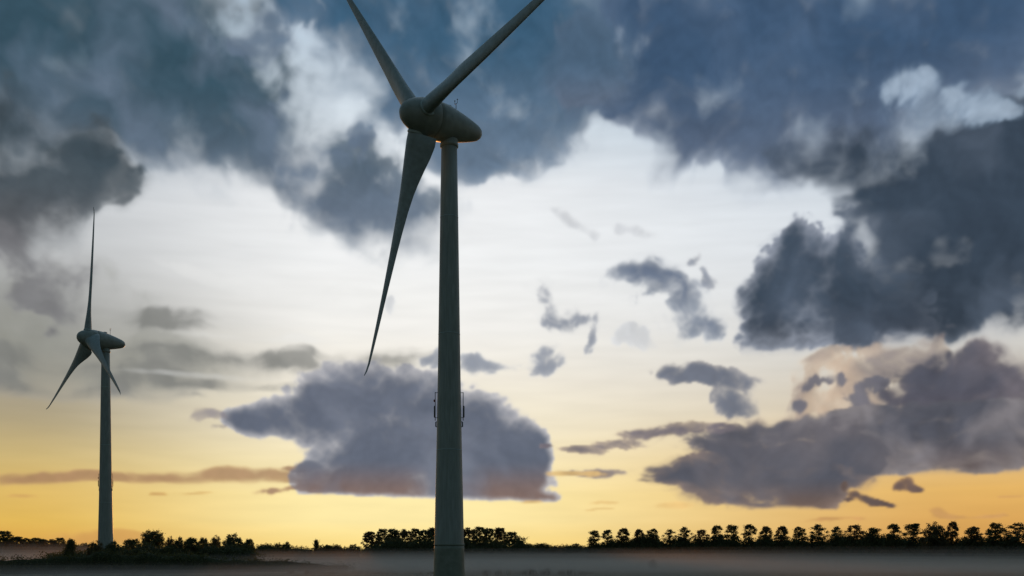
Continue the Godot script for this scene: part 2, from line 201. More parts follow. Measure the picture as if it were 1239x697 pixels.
func sky_color(az: float, el: float) -> Vector3:
	# clear air: bright towards the sunset, dusky away from it
	var c: Vector3
	var mid := ramp(sky_mid, el)
	var side: Vector3 = ramp(sky_left, el) if az < -8.0 else ramp(sky_right, el)
	var off := absf(az + 8.0)
	c = mid.lerp(side, smoothstep(1.0, 19.0, off) if az < -8.0 else smoothstep(2.0, 35.0, off))
	c = c.lerp(ramp(sky_back, el), smoothstep(30.0, 85.0, absf(az)))
	# thin high veil in long streaks
	var st := n_str.get_noise_2d(az * 0.55 + 40.0, el * 5.0)
	c *= 1.0 + 0.05 * st
	# clouds, far to near
	var wx := n_big.get_noise_2d(az, el)
	var wy := n_big.get_noise_2d(az + 91.3, el - 37.7)
	var sx := az + wx * 1.2
	var sy := el + wy * 1.0
	var m1 := n_bil.get_noise_2d(sx, sy * 1.15)
	c *= 1.0 + 0.5 * (wx + m1 * 0.6) * maxf(smoothstep(30.0, 45.0, absf(az)), smoothstep(32.0, 45.0, el))
	var calm := n_mid.get_noise_2d(sx, sy * 1.15)
	var flat := n_bil.get_noise_2d(sx * 0.42 + 60.0, sy * 2.3)
	var sm := n_soft.get_noise_2d(sx, sy)
	var fine := n_fine.get_noise_2d(sx, sy)
	var pf := puffs(az + wx * 0.5 + fine * 0.12, el + wy * 0.4 + m1 * 0.15)
	var sun_way := Vector2(-4.0 - az, 1.5 - el).normalized() * 0.30
	var relief := 0.0
	var swell := 0.0
	var have := false
	var cover := 0.0
	for b in banks:
		if az < b.x0 or az > b.x1 or el < b.y0 or el > b.y1:
			continue
		var ax: float = az + wx * b.warp + m1 * b.warp * 0.4
		var ey: float = el + wy * b.warp * 0.8 + m1 * b.warp * 0.15
		var f := 0.0
		for e in b.blobs:
			var dx: float = ax - e[0]
			var dy: float = ey - e[1]
			var u: float = (dx * e[4] + dy * e[5]) * e[2]
			var v: float = (dy * e[4] - dx * e[5]) * e[3]
			var q := u * u + v * v
			if q < 5.0:
				f += e[6] * exp(-q)
		if f < 0.03:
			continue
		var near: float = smoothstep(0.03, 0.25, f)
		f = 1.0 - exp(-1.25 * f)
		# how much cloud the line of sight passes: the bank's body, torn and heaped by the noise
		var d: float = (f - 0.37) * 1.5 + b.bias * near + near * (b.rough * lerpf(lerpf(calm, m1 + fine * 0.22, b.ragged), flat * 1.2, b.flat) + b.puff * pf)
		if b.base > -50.0:
			var fl: float = b.base + b.slope * (az - b.blobs[0][0]) + (m1 * 0.3 + fine * 0.15) * b.basen
			d = minf(d, (el - fl) * b.basek)
		var soft: float = b.soft * clampf(0.75 + wy * 1.3 + m1 * 0.6, 0.35, 1.5)
		if d <= -b.fringe:
			continue
		if not have:
			have = true
			relief = pf - puffs(az + wx * 0.5 + fine * 0.12 + sun_way.x, el + wy * 0.4 + m1 * 0.15 + sun_way.y)
			swell = m1 - n_bil.get_noise_2d(sx + sun_way.x * 1.5, (sy + sun_way.y * 1.5) * 1.15)
		var a: float = smoothstep(0.0, soft, d) * b.alpha
		if b.fringe > 0.0:
			a = maxf(a, 0.35 * b.alpha * smoothstep(-b.fringe, soft * 0.6, d) * clampf(0.6 + m1 * 1.3 + fine * 0.2, 0.0, 1.0))
		var th: float = clampf((d - soft * 0.25) / b.depth, 0.0, 1.0)
		th = 1.0 - (1.0 - th) * (1.0 - th)
		var hgt: float = clampf((el - b.lo) / maxf(b.hi - b.lo, 0.01), 0.0, 1.0)
		var core: Vector3 = b.low.lerp(b.core, smoothstep(0.0, b.lowk, hgt))
		core = core.lerp(b.light, clampf(b.tone * (0.25 + sm * 1.9 + m1 * 0.35), 0.0, 0.95))
		var edge: Vector3 = b.rim.lerp(core, cover * 0.9) if b.pale < 0.5 else b.rim
		var col: Vector3 = edge.lerp(core, th)
		cover = maxf(cover, a) if b.pale < 0.5 else cover * (1.0 - a)
		col *= 1.0 + b.mottle * (m1 * 0.3 + sm * 1.2 + swell * 2.0) + b.relief * relief
		c = c.lerp(col, a)
	return c

func sky_image() -> Image:
	noise_setup(n_big, 11, 0.14, 4)
	noise_setup(n_bil, 5, 0.3, 6, 0.52)
	noise_setup(n_str, 23, 0.25, 3)
	noise_setup(n_fine, 8, 0.95, 3, 0.5)
	noise_setup(n_mid, 5, 0.3, 3, 0.45)
	noise_setup(n_soft, 41, 0.16, 3, 0.45)
	n_puff.seed = 17
	n_puff.frequency = 0.5
	n_puff.noise_type = FastNoiseLite.TYPE_CELLULAR
	n_puff.fractal_type = FastNoiseLite.FRACTAL_NONE
	n_puff.cellular_return_type = FastNoiseLite.RETURN_DISTANCE
	sky_tables()
	# the whole dome coarsely, then the part in view finely
	var k := 8
	var small := Image.create(SKY_W / k, SKY_H / k, false, Image.FORMAT_RGBF)
	for y in SKY_H / k:
		var el := 90.0 - (y + 0.5) * 180.0 / (SKY_H / k)
		for x in SKY_W / k:
			var az := (x + 0.5) * 360.0 / (SKY_W / k) - 180.0
			var c := sky_color(az, maxf(el, 0.0))
			small.set_pixel(x, y, Color(c.x, c.y, c.z))
	small.resize(SKY_W, SKY_H, Image.INTERPOLATE_BILINEAR)
	var x0 := int((180.0 - 32.0) / 360.0 * SKY_W)
	var x1 := int((180.0 + 32.0) / 360.0 * SKY_W)
	var y0 := int((90.0 - 34.0) / 180.0 * SKY_H)
	var y1 := SKY_H / 2
	var fine_part := PackedFloat32Array()
	var w := x1 - x0
	fine_part.resize(w * (y1 - y0) * 3)
	var work := func(r: int) -> void:
		var el := 90.0 - (y0 + r + 0.5) * 180.0 / SKY_H
		for x in w:
			var az := (x0 + x + 0.5) * 360.0 / SKY_W - 180.0
			var c := sky_color(az, el)
			var at := (r * w + x) * 3
			fine_part[at] = c.x
			fine_part[at + 1] = c.y
			fine_part[at + 2] = c.z
	for r in y1 - y0:
		work.call(r)
	var patch := Image.create_from_data(w, y1 - y0, false, Image.FORMAT_RGBF, fine_part.to_byte_array())
	small.blit_rect(patch, Rect2i(0, 0, w, y1 - y0), Vector2i(x0, y0))
	# the panorama begins straight ahead
	var out := Image.create(SKY_W, SKY_H, false, Image.FORMAT_RGBF)
	out.blit_rect(small, Rect2i(SKY_W / 2, 0, SKY_W / 2, SKY_H), Vector2i(0, 0))
	out.blit_rect(small, Rect2i(0, 0, SKY_W / 2, SKY_H), Vector2i(SKY_W / 2, 0))
	return out

# ------------------------------------------------------------------ helpers
func numbered(called: String) -> String:
	taken[called] = taken.get(called, -1) + 1
	return called if taken[called] == 0 else "%s_%03d" % [called, taken[called]]

func tag(o: Node, label: String, category := "", group := "", kind := "") -> void:
	o.set_meta("label", label)
	if category:
		o.set_meta("category", category)
	if group:
		o.set_meta("group", group)
	if kind:
		o.set_meta("kind", kind)

func thing(called: String, at: Vector3, turn := 0.0) -> Node3D:
	var o := Node3D.new()
	o.name = numbered(called)
	add_child(o)
	o.position = at
	o.rotation.y = turn
	return o

func part(called: String, mesh: Mesh, mat: Material, parent: Node) -> MeshInstance3D:
	var o := MeshInstance3D.new()
	o.name = called if parent != self else numbered(called)
	o.mesh = mesh
	o.material_override = mat
	parent.add_child(o, true)
	return o

func new_st() -> SurfaceTool:
	var st := SurfaceTool.new()
	st.begin(Mesh.PRIMITIVE_TRIANGLES)
	return st

func done(st: SurfaceTool) -> ArrayMesh:
	st.index()
	st.generate_normals()
	return st.commit()

func loft(st: SurfaceTool, rings: Array, close_a := true, close_b := true) -> void:
	# rings of equal point count
	var n: int = rings[0].size()
	for i in rings.size() - 1:
		for j in n:
			var a: Vector3 = rings[i][j]
			var b: Vector3 = rings[i][(j + 1) % n]
			var c: Vector3 = rings[i + 1][(j + 1) % n]
			var d: Vector3 = rings[i + 1][j]
			for v in [a, b, c, a, c, d]:
				st.add_vertex(v)
	for e in [[0, close_a], [rings.size() - 1, close_b]]:
		if e[1]:
			var mid := Vector3.ZERO
			for p in rings[e[0]]:
				mid += p / n
			for j in n:
				var p: Vector3 = rings[e[0]][j]
				var q: Vector3 = rings[e[0]][(j + 1) % n]
				for v in ([mid, q, p] if e[0] == 0 else [mid, p, q]):
					st.add_vertex(v)

func lathe(st: SurfaceTool, prof: Array, sides := 48, ca := true, cb := true) -> void:
	# prof: [radius, y]
	var rings := []
	for p in prof:
		var ring := []
		for j in sides:
			var a := -TAU * j / sides
			ring.append(Vector3(cos(a) * p[0], p[1], sin(a) * p[0]))
		rings.append(ring)
	loft(st, rings, ca, cb)

func tube(st: SurfaceTool, pts: Array, rad: Array, sides := 8) -> void:
	var rings := []
	for i in pts.size():
		var d: Vector3 = (pts[mini(i + 1, pts.size() - 1)] - pts[maxi(i - 1, 0)]).normalized()
		var s := d.cross(Vector3.FORWARD if absf(d.z) < 0.9 else Vector3.RIGHT).normalized()
		var t := s.cross(d)
		var ring := []
		for j in sides:
			var a := -TAU * j / sides
			ring.append(pts[i] + (s * cos(a) + t * sin(a)) * rad[i])
		rings.append(ring)
	loft(st, rings)

func noise_tex(s: int, freq: float, lo: Color, hi: Color, size := 512, oct := 5) -> NoiseTexture2D:
	var n := FastNoiseLite.new()
	n.seed = s
	n.frequency = freq
	n.fractal_octaves = oct
	var t := NoiseTexture2D.new()
	t.width = size
	t.height = size
	t.seamless = true
	t.noise = n
	var g := Gradient.new()
	g.set_color(0, lo)
	g.set_color(1, hi)
	t.color_ramp = g
	return t

func material(c: Color, rough: float, tex: Texture2D = null, scale := 1.0) -> StandardMaterial3D:
	var m := StandardMaterial3D.new()
	m.albedo_color = c.linear_to_srgb()
	m.roughness = rough
	if tex:
		m.albedo_texture = tex
		m.uv1_triplanar = true
		m.uv1_world_triplanar = false
		m.uv1_scale = Vector3.ONE * scale
	return m

func materials() -> void:
	var streak := noise_tex(3, 0.012, Color(0.78, 0.79, 0.76), Color(1, 1, 1), 512, 4)
	M.paint = material(Color(0.36, 0.41, 0.39), 0.55, streak, 0.12)
	M.paint.uv1_scale = Vector3(0.55, 0.035, 0.55)
	M.blade = material(Color(0.36, 0.44, 0.46), 0.5, streak, 0.15)
	M.shell = material(Color(0.36, 0.41, 0.39), 0.5, streak, 0.12)
	M.steel = material(Color(0.10, 0.11, 0.11), 0.5)
	M.seam = material(Color(0.40, 0.50, 0.50), 0.6)
	M.lamp = material(Color(0.35, 0.05, 0.04), 0.3)
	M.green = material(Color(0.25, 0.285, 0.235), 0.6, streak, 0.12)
	M.bark = material(Color(0.06, 0.045, 0.035), 0.95, noise_tex(9, 0.05, Color(0.7, 0.7, 0.7), Color(1, 1, 1), 256), 0.8)
	for k in 3:
		var m := StandardMaterial3D.new()
		m.albedo_color = [Color(0.050, 0.062, 0.022), Color(0.060, 0.058, 0.024), Color(0.042, 0.058, 0.026)][k].linear_to_srgb()
		m.roughness = 0.8
		m.cull_mode = BaseMaterial3D.CULL_DISABLED
		m.backlight_enabled = true
		m.backlight = [Color(0.08, 0.07, 0.015), Color(0.12, 0.07, 0.02), Color(0.06, 0.06, 0.015)][k].linear_to_srgb()
		M["leaf%d" % k] = m
	M.core = material(Color(0.050, 0.060, 0.024), 1.0, noise_tex(14, 0.06, Color(0.75, 0.75, 0.7), Color(1, 1, 1), 256), 0.4)
	M.grass = material(Color(0.065, 0.075, 0.03), 1.0, noise_tex(31, 0.012, Color(0.55, 0.6, 0.5), Color(1, 0.97, 0.85), 1024, 6), 0.006)
	M.reed = M.leaf1

# ------------------------------------------------------------------ ground
func setting() -> void:
	var pm := PlaneMesh.new()
	pm.size = Vector2(7000, 7000)
	var g := part("ground", pm, M.grass, self)
	g.position = Vector3(0, 0, -1500)
	tag(g, "dark flat grass field stretching off under the mist", "field", "", "structure")

# ------------------------------------------------------------------ turbines
func blade_mesh(R: float) -> ArrayMesh:
	# along +y; leading edge towards +x, upwind +z
	var st := new_st()
	# r, chord, thickness ratio, twist degrees, pitch axis (share of the chord from the leading edge)
	var rows := [[1.5, 2.0, 1.0, 31, 0.5], [2.2, 2.05, 0.95, 31, 0.5], [2.4, 4.2, 0.46, 31, 0.25], [3.4, 4.3, 0.42, 30, 0.25], [5.0, 4.0, 0.38, 26, 0.25], [6.7, 3.55, 0.34, 20.5, 0.26],
		[8.5, 3.1, 0.30, 14.5, 0.27], [10.0, 2.78, 0.27, 10, 0.28], [12.3, 2.4, 0.25, 6, 0.29], [15.0, 2.12, 0.23, 2.5, 0.3], [18.0, 1.82, 0.21, 0, 0.3], [23.4, 1.36, 0.19, -2.5, 0.3],
		[28.0, 1.05, 0.18, -3.5, 0.3], [31.0, 0.82, 0.17, -4, 0.32], [33.2, 0.6, 0.17, -4, 0.34], [34.3, 0.45, 0.18, -4, 0.36], [34.8, 0.3, 0.2, -4, 0.4], [35.0, 0.12, 0.3, -4, 0.5]]
	var rings := []
	var n := 20
	for row in rows:
		var ring := []
		var r: float = row[0] * R / 35.0
		var c: float = row[1]
		var th: float = deg_to_rad(row[3])
		var bend: float = 0.5 * pow(maxf(0.0, (row[0] - 8.0) / 27.0), 2.0) + 0.3 * pow(maxf(0.0, (row[0] - 33.2) / 1.8), 2.0)
		var round_: float = clampf((row[2] - 0.45) / 0.5, 0.0, 1.0)
		for j in n:
			var a := -TAU * j / n
			# airfoil: rounded nose at +x, thin tail at -x
			var s := 0.5 - 0.5 * cos(a)          # 0 nose, 1 tail
			var half: float = 2.6 * (0.2969 * sqrt(s) - 0.126 * s - 0.3516 * s * s + 0.2843 * s * s * s - 0.1015 * s * s * s * s) * 3.7
			half = maxf(half, 0.05)
			half = lerpf(half, absf(sin(a)), round_)
			var x: float = (row[4] - s) * c
			var z: float = signf(sin(a)) * half * c * row[2] * 0.5 + (1.0 - round_) * 0.03 * c * sin(PI * s)
			# the nose turns upwind by the twist
			ring.append(Vector3(x * cos(th) - z * sin(th), r, x * sin(th) + z * cos(th) + bend))
		rings.append(ring)
	loft(st, rings)
	return done(st)

func turbine(at: Vector3, psi: float, phi: float, tilt: float, label: String) -> void:
	var top := 62.65
	var t := thing("wind_turbine", at, -psi)
	tag(t, label, "wind turbine", "wind turbines in the misty field")
	# tower, widths by height above ground
	var neck := top - 2.55
	var st := new_st()
	lathe(st, [[2.22, 0.0], [2.2, 0.5], [2.06, 2.9], [2.0, 5.8], [1.86, 12.6], [1.72, 18.5], [1.53, 29.0], [1.37, 40.0], [1.22, 50.0], [1.06, neck]], 64)
	var tower := part("tower", done(st), M.paint, t)
	tower.rotation.y = psi
	st = new_st()
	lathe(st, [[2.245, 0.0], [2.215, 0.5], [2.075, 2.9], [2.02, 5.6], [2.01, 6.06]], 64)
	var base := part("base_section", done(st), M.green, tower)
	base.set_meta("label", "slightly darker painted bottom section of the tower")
	for f in [[2.0, 6.2, 0.04, 0.14], [1.715, 18.9, 0.015, 0.05], [1.455, 34.5, 0.015, 0.05], [1.22, 50.2, 0.015, 0.05]]:
		st = new_st()
		lathe(st, [[f[0] - 0.06, f[1] - f[3]], [f[0] + f[2], f[1] - f[3]], [f[0] + f[2], f[1] + f[3]], [f[0] - 0.06, f[1] + f[3]]], 48)
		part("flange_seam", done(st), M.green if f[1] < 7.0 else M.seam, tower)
	st = new_st()
	lathe(st, [[1.05, neck - 0.5], [1.22, neck - 0.42], [1.24, neck - 0.1], [1.16, neck + 0.02], [1.16, neck + 0.55]], 48)
	part("yaw_collar", done(st), M.paint, tower)
	# antenna frames and their boxes half way up the tower
	for k in 3:
		var ang: float = [PI, 0.0, PI * 0.5][k]
		var dir := Vector3(cos(ang), 0, -sin(ang))
		var rr := 1.66
		st = new_st()
		for dy in [26.65, 23.3]:
			tube(st, [dir * (rr - 0.1) + Vector3.UP * dy, dir * (rr + 0.26) + Vector3.UP * dy], [0.04, 0.04], 8)
		tube(st, [dir * (rr + 0.22) + Vector3.UP * 26.72, dir * (rr + 0.22) + Vector3.UP * 22.9], [0.05, 0.05], 8)
		var frame := part("antenna_frame", done(st), M.steel, tower)
		st = new_st()
		tube(st, [dir * (rr + 0.3) + Vector3.UP * 24.9, dir * (rr + 0.3) + Vector3.UP * 24.8, dir * (rr + 0.3) + Vector3.UP * 23.4, dir * (rr + 0.3) + Vector3.UP * 23.3], [0.06, 0.11, 0.11, 0.06], 10)
		part("antenna", done(st), M.steel, frame)
		st = new_st()
		tube(st, [dir * (rr - 0.05) + Vector3.UP * 22.75, dir * (rr + 0.13) + Vector3.UP * 22.7, dir * (rr + 0.13) + Vector3.UP * 22.1, dir * (rr - 0.05) + Vector3.UP * 22.05], [0.07, 0.09, 0.09, 0.07], 8)
		part("cable_box", done(st), M.steel, tower)
		if k == 0:
			st = new_st()
			tube(st, [dir * (rr + 0.32) + Vector3.UP * 25.75, dir * (rr + 0.32) + Vector3.UP * 25.7, dir * (rr + 0.32) + Vector3.UP * 25.5, dir * (rr + 0.32) + Vector3.UP * 25.4], [0.05, 0.13, 0.13, 0.05], 10)
			part("obstruction_lamp", done(st), M.lamp, tower)
	# head: everything on the tilted rotor axis; local +z is upwind
	var head := Transform3D(Basis(Vector3.RIGHT, -tilt), Vector3(0, top, 0))
	st = new_st()
	# nacelle: egg from the spinner gap back to the blunt tail; profile radius by distance behind the tower axis
	var prof := [[2.50, 2.58], [2.51, 1.9], [2.46, 1.2], [2.34, 0.4], [2.15, -0.5], [1.92, -1.5], [1.66, -2.5], [1.40, -3.4], [1.16, -4.15], [0.97, -4.6], [0.70, -4.95], [0.42, -5.15], [0.15, -5.24]]
	var rings := []
	for p in prof:
		var ring := []
		var back: float = clampf((2.55 - p[1]) / 7.8, 0.0, 1.0)
		for j in 56:
			var a := TAU * j / 56.0
			ring.append(Vector3(cos(a) * p[0] * 0.97, sin(a) * p[0] + 0.1 * back - 0.05, p[1]))
		rings.append(ring)
	loft(st, rings)
	var nac := part("nacelle", done(st), M.shell, t)
	nac.transform = head
	st = new_st()
	tube(st, [Vector3(0, 2.05, -1.1), Vector3(0, 3.25, -1.1)], [0.05, 0.04], 8)
	tube(st, [Vector3(-0.32, 3.2, -1.1), Vector3(0.32, 3.2, -1.1)], [0.03, 0.03], 6)
	for s in [-1, 1]:
		tube(st, [Vector3(0.3 * s, 3.2, -1.1), Vector3(0.3 * s, 3.62, -1.1)], [0.03, 0.03], 6)
		tube(st, [Vector3(0.3 * s, 3.6, -1.1), Vector3(0.3 * s, 3.66, -1.1), Vector3(0.3 * s, 3.76, -1.1)], [0.05, 0.1, 0.04], 8)
	part("wind_gauge", done(st), M.steel, nac)
	st = new_st()
	tube(st, [Vector3(0, 2.28, 0.2), Vector3(0, 2.5, 0.2), Vector3(0, 2.53, 0.2)], [0.5, 0.48, 0.4], 20)
	part("roof_hatch", done(st), M.seam, nac)
	# spinner
	st = new_st()
	prof = [[2.44, 2.61], [2.5, 2.66], [2.49, 3.4], [2.4, 4.2], [2.22, 5.0], [1.96, 5.8], [1.62, 6.5], [1.2, 7.05], [0.72, 7.38], [0.25, 7.5]]
	rings = []
	for p in prof:
		var ring := []
		for j in 56:
			var a := -TAU * j / 56.0
			ring.append(Vector3(cos(a) * p[0], sin(a) * p[0], p[1]))
		rings.append(ring)
	loft(st, rings)
	var rotor := part("rotor_hub", done(st), M.shell, t)
	rotor.transform = head
	if not M.has("blade_mesh"):
		M.blade_mesh = blade_mesh(35.0)
		var cs := new_st()
		lathe(cs, [[1.0, 1.9], [1.12, 2.1], [1.12, 2.3], [1.0, 2.34]], 32)
		M.collar_mesh = done(cs)
	for k in 3:
		var b := part("blade", M.blade_mesh, M.blade, t)
		b.transform = head * Transform3D(Basis(Vector3.BACK, -(phi + TAU / 3.0 * k)), Vector3(0, 0, 4.76))
		part("blade_collar", M.collar_mesh, M.seam, b)

func turbines() -> void:
	turbine(Vector3(-8.45, 0, -133.4), 0.914, 3.518, deg_to_rad(0.4), "large near wind turbine whose upper blades leave the top of the picture")
	turbine(Vector3(-110.4, 0, -269.4), 0.853, 0.053, deg_to_rad(2.8), "smaller far wind turbine on the left with one blade pointing straight up")

# ------------------------------------------------------------------ trees
func leaf(st: SurfaceTool, p: Vector3, s: float) -> void:
	var n := Vector3(rng.randfn(), rng.randfn(), rng.randfn()).normalized()
	var a := n.cross(Vector3(rng.randfn(), rng.randfn(), rng.randfn())).normalized() * s
	var b := n.cross(a) * 0.62
	st.set_normal(n)
	for v in [p - a, p + b, p + a, p - a, p + a, p - b]:
		st.add_vertex(v)

func crown(kind: String, s: int) -> ArrayMesh:
	# unit: built at its real size, base of the crown at y 0
	rng.seed = s
	var st := new_st()
	var clumps := []
	var H: float = {"row": 12.6, "wood": 11.0, "dome": 7.0, "cone": 6.5, "bush": 4.5, "round": 9.6}[kind]
	var W: float = {"row": 3.1, "wood": 3.5, "dome": 5.0, "cone": 3.3, "bush": 3.2, "round": 4.3}[kind]
	if kind == "row":
		W *= [1.0, 0.86, 1.12, 0.95, 1.2, 1.05][s % 6]
	var count: int = {"row": 120, "wood": 150, "dome": 300, "cone": 130, "bush": 170, "round": 260}[kind]
	var per := 60
	var size: float = {"row": 0.2, "wood": 0.22, "dome": 0.15, "cone": 0.15, "bush": 0.12, "round": 0.17}[kind]
	for k in count:
		var ang := rng.randf() * TAU
		var lump: float = 1.0 if kind == "round" else 1.0 + 0.16 * sin(ang * 3.0 + s) + 0.1 * sin(ang * 5.0 + s * 2.0)
		var at: Vector3
		if kind == "dome" or kind == "bush":
			# a full low dome, most of its leaves in the outer shell
			var up := rng.randf_range(-0.15, 1.0)
			var rr := pow(rng.randf(), 0.45) * 0.93 * lump
			var side := sqrt(1.0 - up * up)
			at = Vector3(cos(ang) * side * W * rr, maxf(0.0, up * rr * 0.92 + 0.06) * H, sin(ang) * side * W * rr)
		elif kind == "round":
			var up := rng.randf_range(-1.0, 1.0)
			var rr := pow(rng.randf(), 0.42) * 0.94 * lump
			var side := sqrt(1.0 - up * up)
			at = Vector3(cos(ang) * side * W * rr, (0.5 + 0.48 * up * rr) * H, sin(ang) * side * W * rr)
		else:
			var t := rng.randf()
			var w := W * (1.0 - t * 0.92)
			if kind == "row":
				w = W * (0.82 + 0.18 * t / 0.3 if t < 0.3 else sqrt(maxf(0.0, 1.0 - pow((t - 0.3) / 0.74, 2.0))))
			elif kind == "wood":
				w = W * pow(sin(PI * clampf(t * 0.78 + 0.18, 0, 1)), 0.4)
			var rr := w * pow(rng.randf(), 0.45) * lump * rng.randf_range(0.85, 1.08)
			at = Vector3(cos(ang) * rr, t * H * 0.94, sin(ang) * rr)
		clumps.append([at, rng.randf_range(0.7, 1.25) * (0.62 if kind == "bush" else 0.85)])
	for c in clumps:
		for k in per:
			var d: Vector3 = Vector3(rng.randfn(), rng.randfn() * 0.75, rng.randfn()) * 0.42 * c[1]
			leaf(st, c[0] + d, rng.randf_range(0.7, 1.3) * size)
	return st.commit()

func trunk(kind: String, s: int) -> ArrayMesh:
	rng.seed = s + 500
	var st := new_st()
	var H := 16.0 if kind in ["row", "wood"] else 8.0 if kind in ["dome", "cone"] else 11.0 if kind == "round" else 4.0
	var bend := Vector3(rng.randf_range(-0.3, 0.3), 0, rng.randf_range(-0.3, 0.3))
	var pts := []
	var rad := []
	for k in 6:
		var t := k / 5.0
		pts.append(Vector3(0, H * t * 0.9 - 0.1, 0) + bend * sin(t * 3.0))
		rad.append(lerpf(0.26, 0.05, t) * H / 14.0 + 0.03)
	tube(st, pts, rad, 8)
	for k in 12:
		var t := rng.randf_range(0.3, 0.85)
		var a := rng.randf() * TAU
		var o := Vector3(0, H * t * 0.9, 0) + bend * sin(t * 3.0)
		var len := H * 0.2 * rng.randf_range(0.7, 1.2)
		var e := o + Vector3(cos(a) * len * 0.7, len * 0.8, sin(a) * len * 0.7)
		tube(st, [o, o.lerp(e, 0.5) - Vector3.UP * 0.1, e], [0.08, 0.055, 0.02], 5)
	return done(st)

var tree_mesh := {}
func tree(called: String, kind: String, variant: int, where: Vector3, height: float, wide: float, label: String, category: String, group: String) -> void:
	var key := kind + str(variant)
	if not tree_mesh.has(key):
		tree_mesh[key] = [crown(kind, hash(key) % 10000), trunk(kind, hash(key) % 10000)]
	var total: float = {"row": 17.0, "wood": 17.0, "dome": 8.4, "cone": 8.0, "bush": 5.2, "round": 12.0}[kind]
	var lift: float = total - {"row": 12.6, "wood": 11.0, "dome": 7.0, "cone": 6.5, "bush": 4.5, "round": 9.6}[kind] - 0.4
	var t := thing(called, where, variant * 2.1 + where.x * 0.37)
	tag(t, label, category, group)
	var k := height / total
	var tr := part("trunk", tree_mesh[key][1], M.bark, t)
	tr.scale = Vector3(k, k, k)
	var cr := part("crown", tree_mesh[key][0], M["leaf%d" % (variant % 3)], t)
	cr.position.y = lift * k
	cr.scale = Vector3(k * wide, k, k * wide)

func ordinal(n: int) -> String:
	return ["first", "second", "third", "fourth", "fifth", "sixth", "seventh", "eighth", "ninth", "tenth", "eleventh", "twelfth", "thirteenth", "fourteenth", "fifteenth", "sixteenth", "seventeenth", "eighteenth", "nineteenth", "twentieth", "twenty-first", "twenty-second", "twenty-third", "twenty-fourth", "twenty-fifth", "twenty-sixth", "twenty-seventh", "twenty-eighth"][n]

func hedge(called: String, line: Array, label: String, s: int, leaf_size := 0.26) -> void:
	# line: [x, z, height, half thickness]; a dense inner body with leafy sprays over it
	rng.seed = s
	var hump := FastNoiseLite.new()
	hump.seed = s
	hump.frequency = 0.07
	hump.fractal_octaves = 3
	var o := thing(called, Vector3.ZERO)
	tag(o, label, "hedge", "", "stuff")
	var core := new_st()
	var st := new_st()
	var rings := []
	for k in line.size() - 1:
		var a: Array = line[k]
		var b: Array = line[k + 1]
		var long := Vector2(b[0] - a[0], b[1] - a[1]).length()
		var steps := maxi(2, int(long / 2.2))
		for i in steps:
			var t := float(i) / steps
			var h: float = lerpf(a[2], b[2], t) 
			h *= 1.0 + 0.30 * hump.get_noise_2d(lerpf(a[0], b[0], t), 7.0) + 0.04 * rng.randfn()
			var w: float = lerpf(a[3], b[3], t)
			var x: float = lerpf(a[0], b[0], t)
			var z: float = lerpf(a[1], b[1], t)
			var ring := []
			for j in 10:
				var g := TAU * j / 10.0
				ring.append(Vector3(x + rng.randf_range(-0.3, 0.3), maxf(-0.2, h * 0.42 + sin(g) * h * 0.45), z + cos(g) * w * 0.7))
			rings.append(ring)
			for q in int(34 * (h / 5.0)):
				var g := rng.randf() * PI
				var p := Vector3(x + rng.randfn() * 1.2, h * (0.15 + 0.78 * sin(g)) * rng.randf_range(0.85, 1.04), z + cos(g) * w)
				for m in 9:
					leaf(st, p + Vector3(rng.randfn(), rng.randfn(), rng.randfn()) * 0.4, leaf_size * rng.randf_range(0.7, 1.3))
	loft(core, rings)
	var c := part("branches", done(core), M.core, o)
	c.set_meta("kind", "stuff")
	var f := part("foliage", st.commit(), M.leaf0, o)
	f.set_meta("kind", "stuff")

